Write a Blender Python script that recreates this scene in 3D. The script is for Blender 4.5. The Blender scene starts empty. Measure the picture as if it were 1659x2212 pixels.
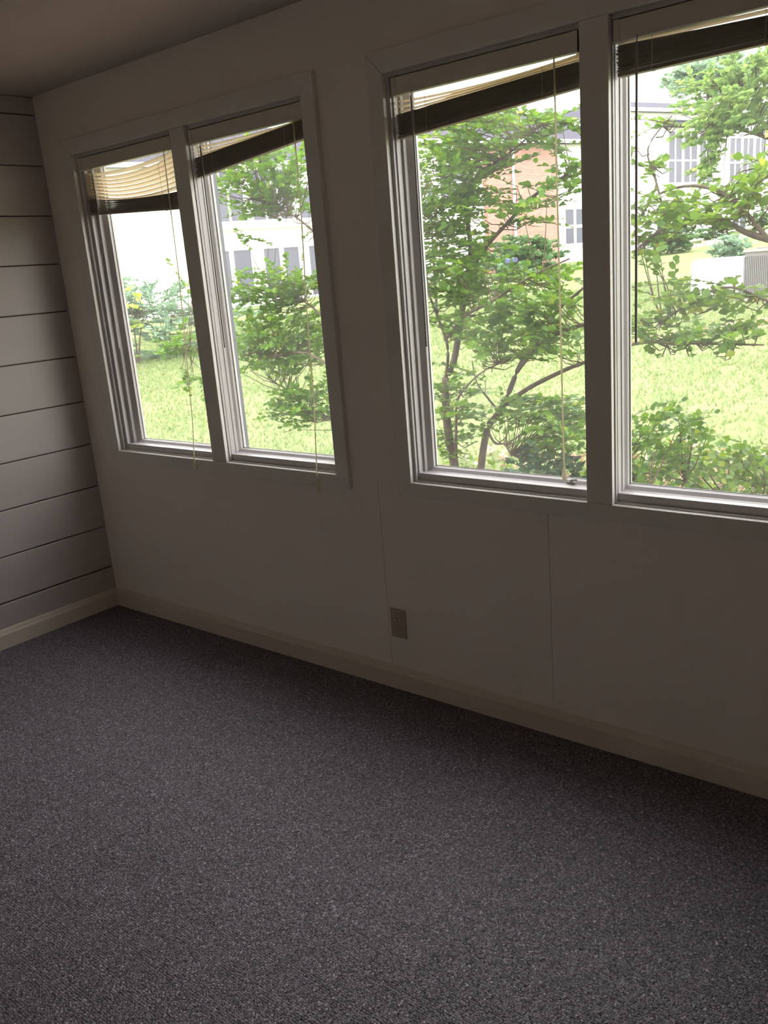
import bpy, bmesh, math, random
import numpy as np
from mathutils import Vector, Matrix

# ------------------------------------------------------------------ camera, sky, exposure
SC = bpy.context.scene
COL = SC.collection
cam_data = bpy.data.cameras.new('camera')
cam = bpy.data.objects.new('camera', cam_data)
COL.objects.link(cam)
cam.location = (3.8221, -2.3399, 1.5483)
cam.rotation_euler = (math.radians(74.531), math.radians(4.517), math.radians(38.984))
cam_data.sensor_fit = 'VERTICAL'
cam_data.sensor_height = 24.0
cam_data.lens = 24.0 * 1883.56 / 2212.0
cam_data.clip_start = 0.02
cam_data.clip_end = 400
SC.camera = cam

world = bpy.data.worlds.new('overcast_sky')
SC.world = world
world.use_nodes = True
wn = world.node_tree
bgn = wn.nodes['Background']
bgn.inputs['Color'].default_value = (1.0, 0.955, 0.965, 1)
bgn.inputs['Strength'].default_value = 6.3

sun_d = bpy.data.lights.new('hazy_sun', 'SUN')
sun_d.energy = 1.5
sun_d.angle = math.radians(25)
sun_d.color = (1.0, 0.96, 0.88)
sun = bpy.data.objects.new('hazy_sun', sun_d)
COL.objects.link(sun)
sun.rotation_euler = (math.radians(32), 0, math.radians(35))

vs = SC.view_settings
vs.view_transform = 'Standard'
vs.look = 'None'
vs.exposure = 0.0
vs.gamma = 1.0
vs.use_curve_mapping = False
SC.cycles.max_bounces = 10
SC.cycles.diffuse_bounces = 7
SC.cycles.transparent_max_bounces = 24
SC.cycles.sample_clamp_indirect = 6.0

# ------------------------------------------------------------------ materials
def mat(name, color, rough=0.6, spec=0.3):
    m = bpy.data.materials.new(name)
    m.use_nodes = True
    b = m.node_tree.nodes['Principled BSDF']
    b.inputs['Base Color'].default_value = (*color, 1)
    b.inputs['Roughness'].default_value = rough
    b.inputs['Specular IOR Level'].default_value = spec
    return m

def nodes(m):
    nt = m.node_tree
    return nt, nt.nodes, nt.links, nt.nodes['Principled BSDF']

def noisy(name, c1, c2, scale, rough=0.6, spec=0.3, bump=0.0, detail=4, bscale=None, stretch=(1, 1, 1)):
    m = mat(name, c1, rough, spec)
    nt, N, L, b = nodes(m)
    tc = N.new('ShaderNodeTexCoord')
    mp = N.new('ShaderNodeMapping')
    mp.inputs['Scale'].default_value = stretch
    L.new(tc.outputs['Object'], mp.inputs['Vector'])
    no = N.new('ShaderNodeTexNoise')
    no.inputs['Scale'].default_value = scale
    no.inputs['Detail'].default_value = detail
    L.new(mp.outputs['Vector'], no.inputs['Vector'])
    cr = N.new('ShaderNodeValToRGB')
    cr.color_ramp.elements[0].position = 0.3
    cr.color_ramp.elements[1].position = 0.7
    cr.color_ramp.elements[0].color = (*c1, 1)
    cr.color_ramp.elements[1].color = (*c2, 1)
    L.new(no.outputs['Fac'], cr.inputs['Fac'])
    L.new(cr.outputs['Color'], b.inputs['Base Color'])
    if bump:
        n2 = N.new('ShaderNodeTexNoise')
        n2.inputs['Scale'].default_value = bscale or scale * 4
        n2.inputs['Detail'].default_value = 3
        L.new(mp.outputs['Vector'], n2.inputs['Vector'])
        bp = N.new('ShaderNodeBump')
        bp.inputs['Strength'].default_value = bump
        bp.inputs['Distance'].default_value = 0.01
        L.new(n2.outputs['Fac'], bp.inputs['Height'])
        L.new(bp.outputs['Normal'], b.inputs['Normal'])
    return m

def carpet_mat():
    m = mat('carpet', (0.1, 0.09, 0.1), 0.95, 0.05)
    nt, N, L, b = nodes(m)
    tc = N.new('ShaderNodeTexCoord')
    mp = N.new('ShaderNodeMapping')
    mp.inputs['Rotation'].default_value = (0, 0, 0.0)
    mp.inputs['Scale'].default_value = (1.0, 1.0, 0.0)
    L.new(tc.outputs['Object'], mp.inputs['Vector'])
    vo = N.new('ShaderNodeTexVoronoi')
    vo.inputs['Scale'].default_value = 150
    vo.inputs['Randomness'].default_value = 0.62
    L.new(mp.outputs['Vector'], vo.inputs['Vector'])
    no = N.new('ShaderNodeTexNoise')
    no.inputs['Scale'].default_value = 420
    no.inputs['Detail'].default_value = 2
    L.new(mp.outputs['Vector'], no.inputs['Vector'])
    # tuft height from the cell distance, shade between tufts painted darker, tone by cell
    cr = N.new('ShaderNodeValToRGB')
    cr.color_ramp.elements[0].position = 0.1
    cr.color_ramp.elements[1].position = 0.62
    cr.color_ramp.elements[0].color = (0.50, 0.435, 0.485, 1)
    cr.color_ramp.elements[1].color = (0.115, 0.098, 0.112, 1)
    L.new(vo.outputs['Distance'], cr.inputs['Fac'])
    hs = N.new('ShaderNodeMapRange')
    hs.inputs['From Min'].default_value = 0
    hs.inputs['From Max'].default_value = 1
    hs.inputs['To Min'].default_value = 0.6
    hs.inputs['To Max'].default_value = 1.3
    sep = N.new('ShaderNodeSeparateColor')
    L.new(vo.outputs['Color'], sep.inputs['Color'])
    L.new(sep.outputs['Red'], hs.inputs['Value'])
    hn = N.new('ShaderNodeMapRange')
    hn.inputs['From Min'].default_value = 0.3
    hn.inputs['From Max'].default_value = 0.7
    hn.inputs['To Min'].default_value = 0.6
    hn.inputs['To Max'].default_value = 1.4
    L.new(no.outputs['Fac'], hn.inputs['Value'])
    mu = N.new('ShaderNodeMath'); mu.operation = 'MULTIPLY'
    L.new(hs.outputs['Result'], mu.inputs[0]); L.new(hn.outputs['Result'], mu.inputs[1])
    big = N.new('ShaderNodeTexNoise')
    big.inputs['Scale'].default_value = 2.2
    L.new(mp.outputs['Vector'], big.inputs['Vector'])
    bm_ = N.new('ShaderNodeMapRange')
    bm_.inputs['From Min'].default_value = 0.3
    bm_.inputs['From Max'].default_value = 0.7
    bm_.inputs['To Min'].default_value = 0.88
    bm_.inputs['To Max'].default_value = 1.1
    L.new(big.outputs['Fac'], bm_.inputs['Value'])
    mu2 = N.new('ShaderNodeMath'); mu2.operation = 'MULTIPLY'
    L.new(mu.outputs[0], mu2.inputs[0]); L.new(bm_.outputs['Result'], mu2.inputs[1])
    vm = N.new('ShaderNodeVectorMath'); vm.operation = 'SCALE'
    L.new(cr.outputs['Color'], vm.inputs[0]); L.new(mu2.outputs[0], vm.inputs['Scale'])
    L.new(vm.outputs['Vector'], b.inputs['Base Color'])
    bp = N.new('ShaderNodeBump')
    bp.inputs['Strength'].default_value = 0.9
    bp.inputs['Distance'].default_value = 0.004
    bp.invert = True
    L.new(vo.outputs['Distance'], bp.inputs['Height'])
    L.new(bp.outputs['Normal'], b.inputs['Normal'])
    return m

def glass_mat(name, glare_dirt):
    m = bpy.data.materials.new(name)
    m.use_nodes = True
    nt = m.node_tree
    N, L = nt.nodes, nt.links
    N.remove(N['Principled BSDF'])
    out = N['Material Output']
    tr = N.new('ShaderNodeBsdfTransparent')
    tr.inputs['Color'].default_value = (0.96, 0.98, 0.97, 1)
    gl = N.new('ShaderNodeBsdfGlossy')
    gl.inputs['Roughness'].default_value = 0.02
    fr = N.new('ShaderNodeFresnel')
    ge = N.new('ShaderNodeNewGeometry')
    io = N.new('ShaderNodeMapRange')          # the same index seen from either face of the pane
    io.inputs['To Min'].default_value = 1.45
    io.inputs['To Max'].default_value = 1 / 1.45
    L.new(ge.outputs['Backfacing'], io.inputs['Value']); L.new(io.outputs['Result'], fr.inputs['IOR'])
    mx = N.new('ShaderNodeMixShader')
    L.new(fr.outputs[0], mx.inputs[0]); L.new(tr.outputs[0], mx.inputs[1]); L.new(gl.outputs[0], mx.inputs[2])
    tl = N.new('ShaderNodeBsdfTranslucent')  # veiling glare put into the pane as translucency, along with its dirt
    tl.inputs['Color'].default_value = (0.9, 0.92, 0.95, 1)
    tc = N.new('ShaderNodeTexCoord')
    no = N.new('ShaderNodeTexNoise')
    no.inputs['Scale'].default_value = 3.0
    L.new(tc.outputs['Object'], no.inputs['Vector'])
    mr = N.new('ShaderNodeMapRange')
    mr.inputs['From Min'].default_value = 0.3
    mr.inputs['From Max'].default_value = 0.7
    mr.inputs['To Min'].default_value = glare_dirt * 0.6
    mr.inputs['To Max'].default_value = glare_dirt * 1.4
    L.new(no.outputs['Fac'], mr.inputs['Value'])
    m2 = N.new('ShaderNodeMixShader')
    L.new(mr.outputs['Result'], m2.inputs[0]); L.new(mx.outputs[0], m2.inputs[1]); L.new(tl.outputs[0], m2.inputs[2])
    L.new(m2.outputs[0], out.inputs['Surface'])
    return m

def leaf_mat(name, c1, c2, c3=None, trans=0.45):
    m = mat(name, c1, 0.45, 0.35)
    nt, N, L, b = nodes(m)
    geo = N.new('ShaderNodeNewGeometry')
    cr = N.new('ShaderNodeValToRGB')
    cr.color_ramp.elements[0].color = (*c1, 1)
    cr.color_ramp.elements[1].color = (*c2, 1)
    if c3:
        cr.color_ramp.elements[1].position = 0.93
        e = cr.color_ramp.elements.new(1.0)
        e.color = (*c3, 1)
    L.new(geo.outputs['Random Per Island'], cr.inputs['Fac'])
    L.new(cr.outputs['Color'], b.inputs['Base Color'])
    tl = N.new('ShaderNodeBsdfTranslucent')
    hs = N.new('ShaderNodeHueSaturation')
    hs.inputs['Hue'].default_value = 0.485
    hs.inputs['Saturation'].default_value = 1.05
    hs.inputs['Value'].default_value = 1.5
    L.new(cr.outputs['Color'], hs.inputs['Color'])
    L.new(hs.outputs['Color'], tl.inputs['Color'])
    mx = N.new('ShaderNodeMixShader')
    mx.inputs[0].default_value = trans
    L.new(b.outputs[0], mx.inputs[1]); L.new(tl.outputs[0], mx.inputs[2])
    L.new(mx.outputs[0], N['Material Output'].inputs['Surface'])
    return m

def slat_mat():
    m = mat('cream_vinyl', (0.82, 0.74, 0.58), 0.4, 0.3)
    nt, N, L, b = nodes(m)
    tl = N.new('ShaderNodeBsdfTranslucent')
    tl.inputs['Color'].default_value = (0.80, 0.66, 0.44, 1)
    mx = N.new('ShaderNodeMixShader')
    mx.inputs[0].default_value = 0.28
    L.new(b.outputs[0], mx.inputs[1]); L.new(tl.outputs[0], mx.inputs[2])
    L.new(mx.outputs[0], N['Material Output'].inputs['Surface'])
    return m

def brick_mat(name, c1, c2, mortar):
    m = mat(name, c1, 0.85, 0.1)
    nt, N, L, b = nodes(m)
    tc = N.new('ShaderNodeTexCoord')
    mp = N.new('ShaderNodeMapping')
    mp.inputs['Rotation'].default_value = (math.radians(90), 0, 0)
    L.new(tc.outputs['Object'], mp.inputs['Vector'])
    br = N.new('ShaderNodeTexBrick')
    br.inputs['Color1'].default_value = (*c1, 1)
    br.inputs['Color2'].default_value = (*c2, 1)
    br.inputs['Mortar'].default_value = (*mortar, 1)
    br.inputs['Scale'].default_value = 1.0
    br.inputs['Brick Width'].default_value = 0.22
    br.inputs['Row Height'].default_value = 0.075
    br.inputs['Mortar Size'].default_value = 0.009
    L.new(mp.outputs['Vector'], br.inputs['Vector'])
    L.new(br.outputs['Color'], b.inputs['Base Color'])
    return m

M = {}
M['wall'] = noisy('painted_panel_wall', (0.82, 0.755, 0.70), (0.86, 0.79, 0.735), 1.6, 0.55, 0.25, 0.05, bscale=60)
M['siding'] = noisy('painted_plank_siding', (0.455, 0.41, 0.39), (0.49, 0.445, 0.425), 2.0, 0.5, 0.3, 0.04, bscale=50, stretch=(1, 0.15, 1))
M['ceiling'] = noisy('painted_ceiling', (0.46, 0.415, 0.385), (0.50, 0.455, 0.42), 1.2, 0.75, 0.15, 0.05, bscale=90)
M['trim'] = noisy('cream_trim_paint', (0.74, 0.71, 0.66), (0.79, 0.77, 0.73), 5.0, 0.4, 0.35)
M['sash'] = noisy('white_sash_paint', (0.53, 0.50, 0.495), (0.58, 0.55, 0.545), 6.0, 0.35, 0.4)
M['base'] = noisy('baseboard_paint', (0.66, 0.585, 0.49), (0.72, 0.645, 0.55), 4.0, 0.4, 0.35)
M['backer'] = mat('dark_gap_backing', (0.10, 0.09, 0.075), 0.9, 0.0)
M['carpet'] = carpet_mat()
M['pile'] = leaf_mat('carpet_tuft', (0.045, 0.040, 0.050), (0.205, 0.182, 0.222), (0.46, 0.42, 0.49), 0.0)
M['pile'].node_tree.nodes['Principled BSDF'].inputs['Roughness'].default_value = 0.55
M['pile'].node_tree.nodes['Principled BSDF'].inputs['Specular IOR Level'].default_value = 0.9
M['glass'] = glass_mat('window_glass', 0.018)
M['slat'] = slat_mat()
M['rail'] = noisy('blind_rail_enamel', (0.66, 0.61, 0.52), (0.70, 0.65, 0.56), 8.0, 0.35, 0.4)
M['gathered'] = noisy('shaded_slat_stack', (0.27, 0.235, 0.20), (0.36, 0.32, 0.27), 40, 0.4, 0.3, stretch=(0.1, 1, 4))  # same cream slats, the shade of the stack put into the colour
M['cord'] = M['slat'].copy()
M['cord'].node_tree.nodes['Mix Shader'].inputs[0].default_value = 0.5
M['cord'].node_tree.nodes['Translucent BSDF'].inputs['Color'].default_value = (0.85, 0.82, 0.66, 1)
M['cord'].node_tree.nodes['Principled BSDF'].inputs['Base Color'].default_value = (0.85, 0.82, 0.68, 1)
M['wand'] = mat('clear_grey_wand', (0.30, 0.29, 0.28), 0.25, 0.5)
M['plate'] = mat('ivory_plastic', (0.42, 0.36, 0.26), 0.4, 0.4)
M['plate2'] = mat('ivory_receptacle', (0.46, 0.40, 0.30), 0.4, 0.4)
M['slot'] = mat('outlet_slot_black', (0.01, 0.01, 0.01), 0.6, 0.1)
M['outside_trim'] = mat('blue_grey_outside_trim', (0.13, 0.135, 0.155), 0.5, 0.3)
M['metal'] = mat('dull_metal', (0.35, 0.34, 0.33), 0.35, 0.5)
M['leaf'] = leaf_mat('crape_leaf', (0.045, 0.115, 0.010), (0.11, 0.225, 0.022), (0.23, 0.30, 0.038))
M['leaf2'] = leaf_mat('crape_leaf_pale', (0.055, 0.12, 0.014), (0.125, 0.23, 0.026), (0.28, 0.28, 0.04))
M['bigleaf'] = leaf_mat('shade_tree_leaf', (0.10, 0.19, 0.06), (0.24, 0.36, 0.10), (0.40, 0.44, 0.12))
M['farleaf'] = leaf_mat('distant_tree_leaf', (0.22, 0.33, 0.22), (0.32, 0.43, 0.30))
M['darkleaf'] = leaf_mat('dark_shrub_leaf', (0.035, 0.075, 0.04), (0.07, 0.13, 0.06), None, 0.2)
M['hedge'] = leaf_mat('hedge_leaf', (0.06, 0.13, 0.05), (0.12, 0.22, 0.07), None, 0.25)
M['juniper'] = leaf_mat('juniper_leaf', (0.13, 0.22, 0.15), (0.24, 0.34, 0.22), None, 0.3)
M['yellowleaf'] = leaf_mat('yellow_green_leaf', (0.24, 0.36, 0.05), (0.42, 0.50, 0.08), None, 0.4)
M['petal'] = leaf_mat('hydrangea_petal', (0.13, 0.13, 0.30), (0.22, 0.22, 0.38), None, 0.3)
M['orange'] = leaf_mat('orange_leaf', (0.7, 0.3, 0.03), (0.8, 0.45, 0.06), None, 0.4)
M['bark'] = noisy('bark', (0.06, 0.045, 0.033), (0.12, 0.095, 0.072), 14, 0.85, 0.1, 0.4, bscale=30)
M['twig'] = mat('twig_bark', (0.075, 0.055, 0.035), 0.8, 0.1)
M['lawn'] = noisy('lawn_turf', (0.145, 0.195, 0.070), (0.225, 0.255, 0.115), 1.1, 0.9, 0.05, 0.6, detail=8, bscale=40)
M['blade'] = leaf_mat('grass_blade', (0.14, 0.205, 0.070), (0.225, 0.27, 0.115), (0.32, 0.28, 0.17), 0.4)
M['mulch'] = noisy('mulch', (0.16, 0.09, 0.06), (0.45, 0.30, 0.22), 9, 0.95, 0.05, 0.8, detail=8, bscale=40)
M['white_ext'] = noisy('white_siding', (0.80, 0.79, 0.76), (0.84, 0.83, 0.80), 1.0, 0.6, 0.2)
M['white_trim'] = mat('white_exterior_trim', (0.85, 0.85, 0.85), 0.5, 0.3)
M['brick'] = brick_mat('red_brick', (0.33, 0.12, 0.085), (0.42, 0.19, 0.14), (0.46, 0.38, 0.34))
M['pale_brick'] = brick_mat('pale_painted_brick', (0.74, 0.68, 0.63), (0.80, 0.76, 0.72), (0.82, 0.80, 0.77))
M['roof'] = noisy('grey_shingle', (0.055, 0.050, 0.070), (0.085, 0.080, 0.105), 6, 0.9, 0.1)
M['pane_dark'] = mat('dark_window_pane', (0.10, 0.10, 0.13), 0.25, 0.35)
M['black_iron'] = mat('black_iron', (0.03, 0.03, 0.045), 0.45, 0.3)
M['lantern_glass'] = mat('lantern_glass', (0.35, 0.36, 0.40), 0.2, 0.4)
M['beige_metal'] = mat('beige_enamel', (0.30, 0.27, 0.25), 0.5, 0.3)
M['grey_metal'] = mat('grey_enamel', (0.17, 0.16, 0.16), 0.5, 0.3)
M['stone'] = noisy('edging_stone', (0.35, 0.28, 0.25), (0.5, 0.42, 0.38), 6, 0.9, 0.1)

# ------------------------------------------------------------------ mesh helpers
class MB:
    def __init__(self):
        self.v, self.f = [], []

    def box(self, x0, x1, y0, y1, z0, z1):
        o = len(self.v)
        self.v += [(x, y, z) for z in (z0, z1) for y in (y0, y1) for x in (x0, x1)]
        self.f += [tuple(o + i for i in q) for q in ((0, 2, 3, 1), (4, 5, 7, 6), (0, 1, 5, 4), (1, 3, 7, 5), (3, 2, 6, 7), (2, 0, 4, 6))]
        return self

    def prism(self, poly, axis, a0, a1):
        """extrude a 2-D polygon along an axis ('x': poly is (y,z); 'y': (x,z); 'z': (x,y))"""
        n, o = len(poly), len(self.v)
        for a in (a0, a1):
            for p, q in poly:
                self.v.append({'x': (a, p, q), 'y': (p, a, q), 'z': (p, q, a)}[axis])
        self.f.append(tuple(o + i for i in range(n)))
        self.f.append(tuple(o + n + i for i in reversed(range(n))))
        for i in range(n):
            j = (i + 1) % n
            self.f.append((o + i, o + n + i, o + n + j, o + j))
        return self

    def tube(self, pts, radii, sides=6):
        pts = [Vector(p) for p in pts]
        if not hasattr(radii, '__len__'):
            radii = [radii] * len(pts)
        o = len(self.v)
        for i, p in enumerate(pts):
            t = (pts[min(i + 1, len(pts) - 1)] - pts[max(i - 1, 0)])
            t = t.normalized() if t.length > 1e-9 else Vector((0, 0, 1))
            ref = Vector((0, 0, 1)) if abs(t.z) < 0.9 else Vector((1, 0, 0))
            a = t.cross(ref).normalized()
            b = t.cross(a)
            for k in range(sides):
                an = 2 * math.pi * k / sides
                self.v.append(tuple(p + (a * math.cos(an) + b * math.sin(an)) * radii[i]))
        for i in range(len(pts) - 1):
            for k in range(sides):
                k2 = (k + 1) % sides
                self.f.append((o + i * sides + k, o + i * sides + k2, o + (i + 1) * sides + k2, o + (i + 1) * sides + k))
        self.f.append(tuple(o + k for k in reversed(range(sides))))
        e = o + (len(pts) - 1) * sides
        self.f.append(tuple(e + k for k in range(sides)))
        return self

    def rect_loop(self, loops):
        """closed profile swept round a rectangle: loops = list of (x0,x1,z0,z1,y)"""
        o, n = len(self.v), len(loops)
        for x0, x1, z0, z1, y in loops:
            self.v += [(x0, y, z0), (x1, y, z0), (x1, y, z1), (x0, y, z1)]
        for i in range(n):
            j = (i + 1) % n
            for k in range(4):
                k2 = (k + 1) % 4
                self.f.append((o + 4 * i + k, o + 4 * i + k2, o + 4 * j + k2, o + 4 * j + k))
        return self

    def build(self, name, m, parent=None, smooth=False, bevel=0.0, fix=True):
        me = bpy.data.meshes.new(name)
        me.from_pydata(self.v, [], self.f)
        if fix:
            bm = bmesh.new(); bm.from_mesh(me)
            bmesh.ops.recalc_face_normals(bm, faces=bm.faces)
            bm.to_mesh(me); bm.free()
        me.materials.append(M[m])
        if smooth:
            me.polygons.foreach_set('use_smooth', [True] * len(me.polygons))
        o = bpy.data.objects.new(name, me)
        COL.objects.link(o)
        if parent is not None:
            o.parent = parent
        if bevel:
            md = o.modifiers.new('bevel', 'BEVEL')
            md.width = bevel; md.segments = 2; md.limit_method = 'ANGLE'
        return o

def arr_mesh(name, V, F, m, parent=None, smooth=False):
    me = bpy.data.meshes.new(name)
    V = np.asarray(V, dtype=np.float32).reshape(-1, 3)
    F = np.asarray(F, dtype=np.int32)
    k = F.shape[1]
    me.vertices.add(len(V)); me.vertices.foreach_set('co', V.ravel())
    me.loops.add(F.size); me.loops.foreach_set('vertex_index', F.ravel())
    me.polygons.add(len(F)); me.polygons.foreach_set('loop_start', np.arange(len(F), dtype=np.int32) * k)
    me.update(calc_edges=True)
    me.materials.append(M[m])
    if smooth:
        me.polygons.foreach_set('use_smooth', [True] * len(me.polygons))
    o = bpy.data.objects.new(name, me)
    COL.objects.link(o)
    if parent is not None: o.parent = parent
    return o

def empty(name, loc=(0, 0, 0), rz=0.0):
    o = bpy.data.objects.new(name, None)
    o.empty_display_size = 0.1
    COL.objects.link(o)
    o.location = loc
    o.rotation_euler.z = rz
    return o

def tag(o, label, cat, group=None, kind=None):
    o['label'] = label
    if cat: o['category'] = cat
    if group: o['group'] = group
    if kind: o['kind'] = kind
    return o

def struct(o, label=None):
    o['kind'] = 'structure'
    if label: o['label'] = label
    return o

# ------------------------------------------------------------------ the room
RX, RY, H = 4.9, -3.15, 2.412           # room extent; window wall at y = 0, plank wall at x = 0

struct(MB().box(-0.02, RX, RY, 0.0, -0.12, 0.0).build('floor', 'carpet'), 'dark grey-brown loop carpet across the room')
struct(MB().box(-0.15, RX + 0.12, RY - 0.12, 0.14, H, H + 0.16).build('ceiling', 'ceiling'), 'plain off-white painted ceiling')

# looped pile: rows of small tufts standing on the backing
def carpet_pile():
    rg = np.random.default_rng(5)
    sp = 0.0062
    gx, gy = np.meshgrid(np.arange(0.014, 4.6, sp), np.arange(-2.2, -0.013, sp))
    gx = gx + (np.arange(gx.shape[0]) % 2)[:, None] * sp * 0.5
    x, y = gx.ravel(), gy.ravel()
    k = ~(y < -1.2 - x / 1.8)
    x, y = x[k], y[k]
    n = len(x)
    x = np.clip(x + rg.normal(0, sp * 0.17, n), 0.0135, 4.7); y = np.minimum(y + rg.normal(0, sp * 0.17, n), -0.0135)
    h = rg.uniform(0.0013, 0.0027, n)
    r = rg.uniform(0.0027, 0.0036, n)
    a = rg.uniform(0, 6.283, n)
    V = np.zeros((n, 6, 3))
    for j in range(5):
        V[:, j] = np.stack([x + r * np.cos(a + j * 1.2566), y + r * np.sin(a + j * 1.2566), np.full(n, 0.0002)], 1)
    V[:, 5] = np.stack([x + rg.normal(0, .0007, n), y + rg.normal(0, .0007, n), h], 1)
    T = np.array([(j, (j + 1) % 5, 5) for j in range(5)])
    F = (T[None] + (np.arange(n) * 6)[:, None, None]).reshape(-1, 3)
    o = arr_mesh('carpet_pile', V.reshape(-1, 3), F, 'pile', bpy.data.objects['floor'], smooth=True)
    o['kind'] = 'stuff'
carpet_pile()

# window wall: flat panels that butt at faint joints
wf = struct(empty('wall_front'), 'cream painted panel wall with two double windows')
WT = 0.13
LZ0, LZ1 = 0.812, 2.152
LX0, LX1, QX0, QX1 = 0.232, 1.662, 1.968, 3.398
g = 0.0008
for a in [(-0.12, LX0, -0.12, H), (LX0, LX1, LZ1, H), (LX1, QX0, LZ0, H), (QX0, QX1, LZ1, H), (QX1, RX, -0.12, H)]:
    MB().box(a[0], a[1], 0, WT, a[2], a[3]).build('panel', 'wall', wf)
for a in [(LX0, 1.8232 - g), (1.8232 + g, 2.515 - g), (2.515 + g, QX1)]:
    MB().box(a[0], a[1], 0, WT, -0.12, LZ0).build('panel', 'wall', wf)
MB().box(1.82, 2.52, 0.02, WT - 0.01, -0.1, LZ0 - 0.01).build('joint_backing', 'backer', wf)

# plank wall
wl = struct(empty('wall_left'), 'white painted horizontal plank wall')
MB().box(-0.12, -0.019, RY, 0.0, -0.12, H).build('backing', 'backer', wl)
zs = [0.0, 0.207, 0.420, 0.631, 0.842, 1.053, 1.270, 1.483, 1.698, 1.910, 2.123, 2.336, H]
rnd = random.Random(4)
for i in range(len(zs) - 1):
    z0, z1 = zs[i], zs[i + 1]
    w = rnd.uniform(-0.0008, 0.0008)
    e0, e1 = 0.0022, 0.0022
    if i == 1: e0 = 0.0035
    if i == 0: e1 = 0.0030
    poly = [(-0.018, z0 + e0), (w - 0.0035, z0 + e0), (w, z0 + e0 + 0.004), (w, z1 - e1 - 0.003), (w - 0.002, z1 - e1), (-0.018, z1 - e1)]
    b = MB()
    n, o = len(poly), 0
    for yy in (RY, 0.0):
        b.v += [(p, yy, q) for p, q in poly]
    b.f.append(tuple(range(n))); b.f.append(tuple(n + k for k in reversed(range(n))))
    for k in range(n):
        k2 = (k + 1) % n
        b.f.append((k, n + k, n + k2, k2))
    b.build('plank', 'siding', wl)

struct(MB().box(-0.12, RX + 0.12, RY - 0.12, RY, -0.12, H).build('wall_back', 'wall'), 'plain painted wall behind the viewer')
struct(MB().box(RX, RX + 0.12, RY, 0.13, -0.12, H).build('wall_right', 'wall'), 'plain painted end wall out of view')

# baseboards
def base_profile(h=0.092, t=0.013):
    return [(0, 0), (-t, 0), (-t, 0.066), (-t + 0.003, 0.072), (-t + 0.0055, 0.080), (-0.005, h - 0.003), (-0.003, h), (0, h)]
b = MB().prism(base_profile(), 'x', 0.0125, RX).build('baseboard_front', 'base')
struct(b, 'cream baseboard along the window wall')
b = MB()
pr = base_profile()
b.prism([(-y, z) for y, z in pr], 'y', RY, 0.0).build('baseboard_left', 'base')
struct(bpy.data.objects['baseboard_left'], 'cream baseboard under the plank wall')

# ------------------------------------------------------------------ windows
SIDE_WIDE = [.20, .20, .40, .40, .66, .66, 1.0, 1.0]
SIDE = [.26, .26, .37, .37, .56, .56, 1.0, 1.0]
BOT = [.005, .005, .030, .031, .027, .033, .043, .045]
TOP = [.013, .013, .016, .016, .024, .024, .043, .043]
YS = [.0006, .012, .012, .036, .036, .050, .060, .088]
WZ0, WZ1 = 0.830, 2.135

def sash_frame(x0, x1, tl, tr, parent):
    """stepped frame; tl and tr: how far the steps come in at the two sides"""
    loops = []
    for s, bt, tp, y in zip(SIDE if tl < 0.06 else SIDE_WIDE, BOT, TOP, YS):
        loops.append((x0 + s * tl, x1 - s * tr, WZ0 + bt, WZ1 - tp, y))
    k = 0.014
    loops.append((x0 - k, x1 + k, WZ0 - k, WZ1 + k, 0.088))
    loops.append((x0 - k, x1 + k, WZ0 - k, WZ1 + k, 0.0006))
    fr = MB().rect_loop(loops).build('sash_frame', 'sash', parent, bevel=0.001)
    MB().box(x0 + tl - .001, x1 - tr + .001, 0.0765, 0.0805, WZ0 + 0.044, WZ1 - 0.042).build('pane', 'glass', fr)
    # dark glazing gasket round the pane
    a, c = 0.0002, 0.003
    def lp(d, y): return (x0 + tl + d, x1 - tr - d, WZ0 + .0452 + d, WZ1 - .0432 - d, y)
    MB().rect_loop([lp(a, .0735), lp(c, .0735), lp(c, .076), lp(a, .076)]).build('gasket', 'metal', fr)
    return fr

def window(name, ox0, ox1, oz0, oz1, ix0, ix1, m0, m1, tl, label):
    root = struct(empty(name, (0, 0, 0)), label)
    yf, yb = -0.019, 0.0
    def board(poly):
        MB().prism(poly, 'y', yf, yb).build('casing_board', 'trim', root, bevel=0.002)
    e = 0.0004
    board([(ox0, oz0 + e), (ix0, WZ0 + e), (ix0, WZ1 - e), (ox0, oz1 - e)])
    board([(ox1, oz0 + e), (ox1, oz1 - e), (ix1, WZ1 - e), (ix1, WZ0 + e)])
    board([(ox0, oz1), (ix0, WZ1), (ix1, WZ1), (ox1, oz1)])
    board([(ox0, oz0), (ox1, oz0), (ix1, WZ0), (ix0, WZ0)])
    MB().box(m0, m1, yf + 0.001, -0.0005, WZ0 + 0.0005, WZ1 - 0.0005).build('mullion', 'trim', root, bevel=0.002)
    MB().box(m0 + 0.016, m1 - 0.016, 0.0, 0.088, WZ0 + 0.001, WZ1 - 0.001).build('mullion_post', 'sash', root)
    sash_frame(ix0, m0, tl, 0.014, root)
    sash_frame(m1, ix1, 0.014, 0.043, root)
    # outside trim and sill that close the opening
    for q in [(ix0 - .03, ix1 + .03, WZ0 - .05, WZ0 + .02), (ix0 - .03, ix1 + .03, WZ1 - .02, WZ1 + .05),
              (ix0 - .03, ix0 + .01, WZ0 + .02, WZ1 - .02), (ix1 - .01, ix1 + .03, WZ0 + .02, WZ1 - .02), (m0 + .015, m1 - .015, WZ0 + .02, WZ1 - .02)]:
        MB().box(q[0], q[1], 0.0885, 0.13, q[2], q[3]).build('outside_trim', 'outside_trim', root)
    return root

w1 = window('window_1', 0.178, 1.701, 0.777, 2.200, 0.254, 1.638, 0.933, 1.0205, 0.086, 'double window by the plank wall with cream casing')
w2 = window('window_2', 1.930, 3.437, 0.778, 2.200, 1.992, 3.374, 2.6575, 2.740, 0.045, 'double window above the wall outlet with cream casing')

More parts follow.
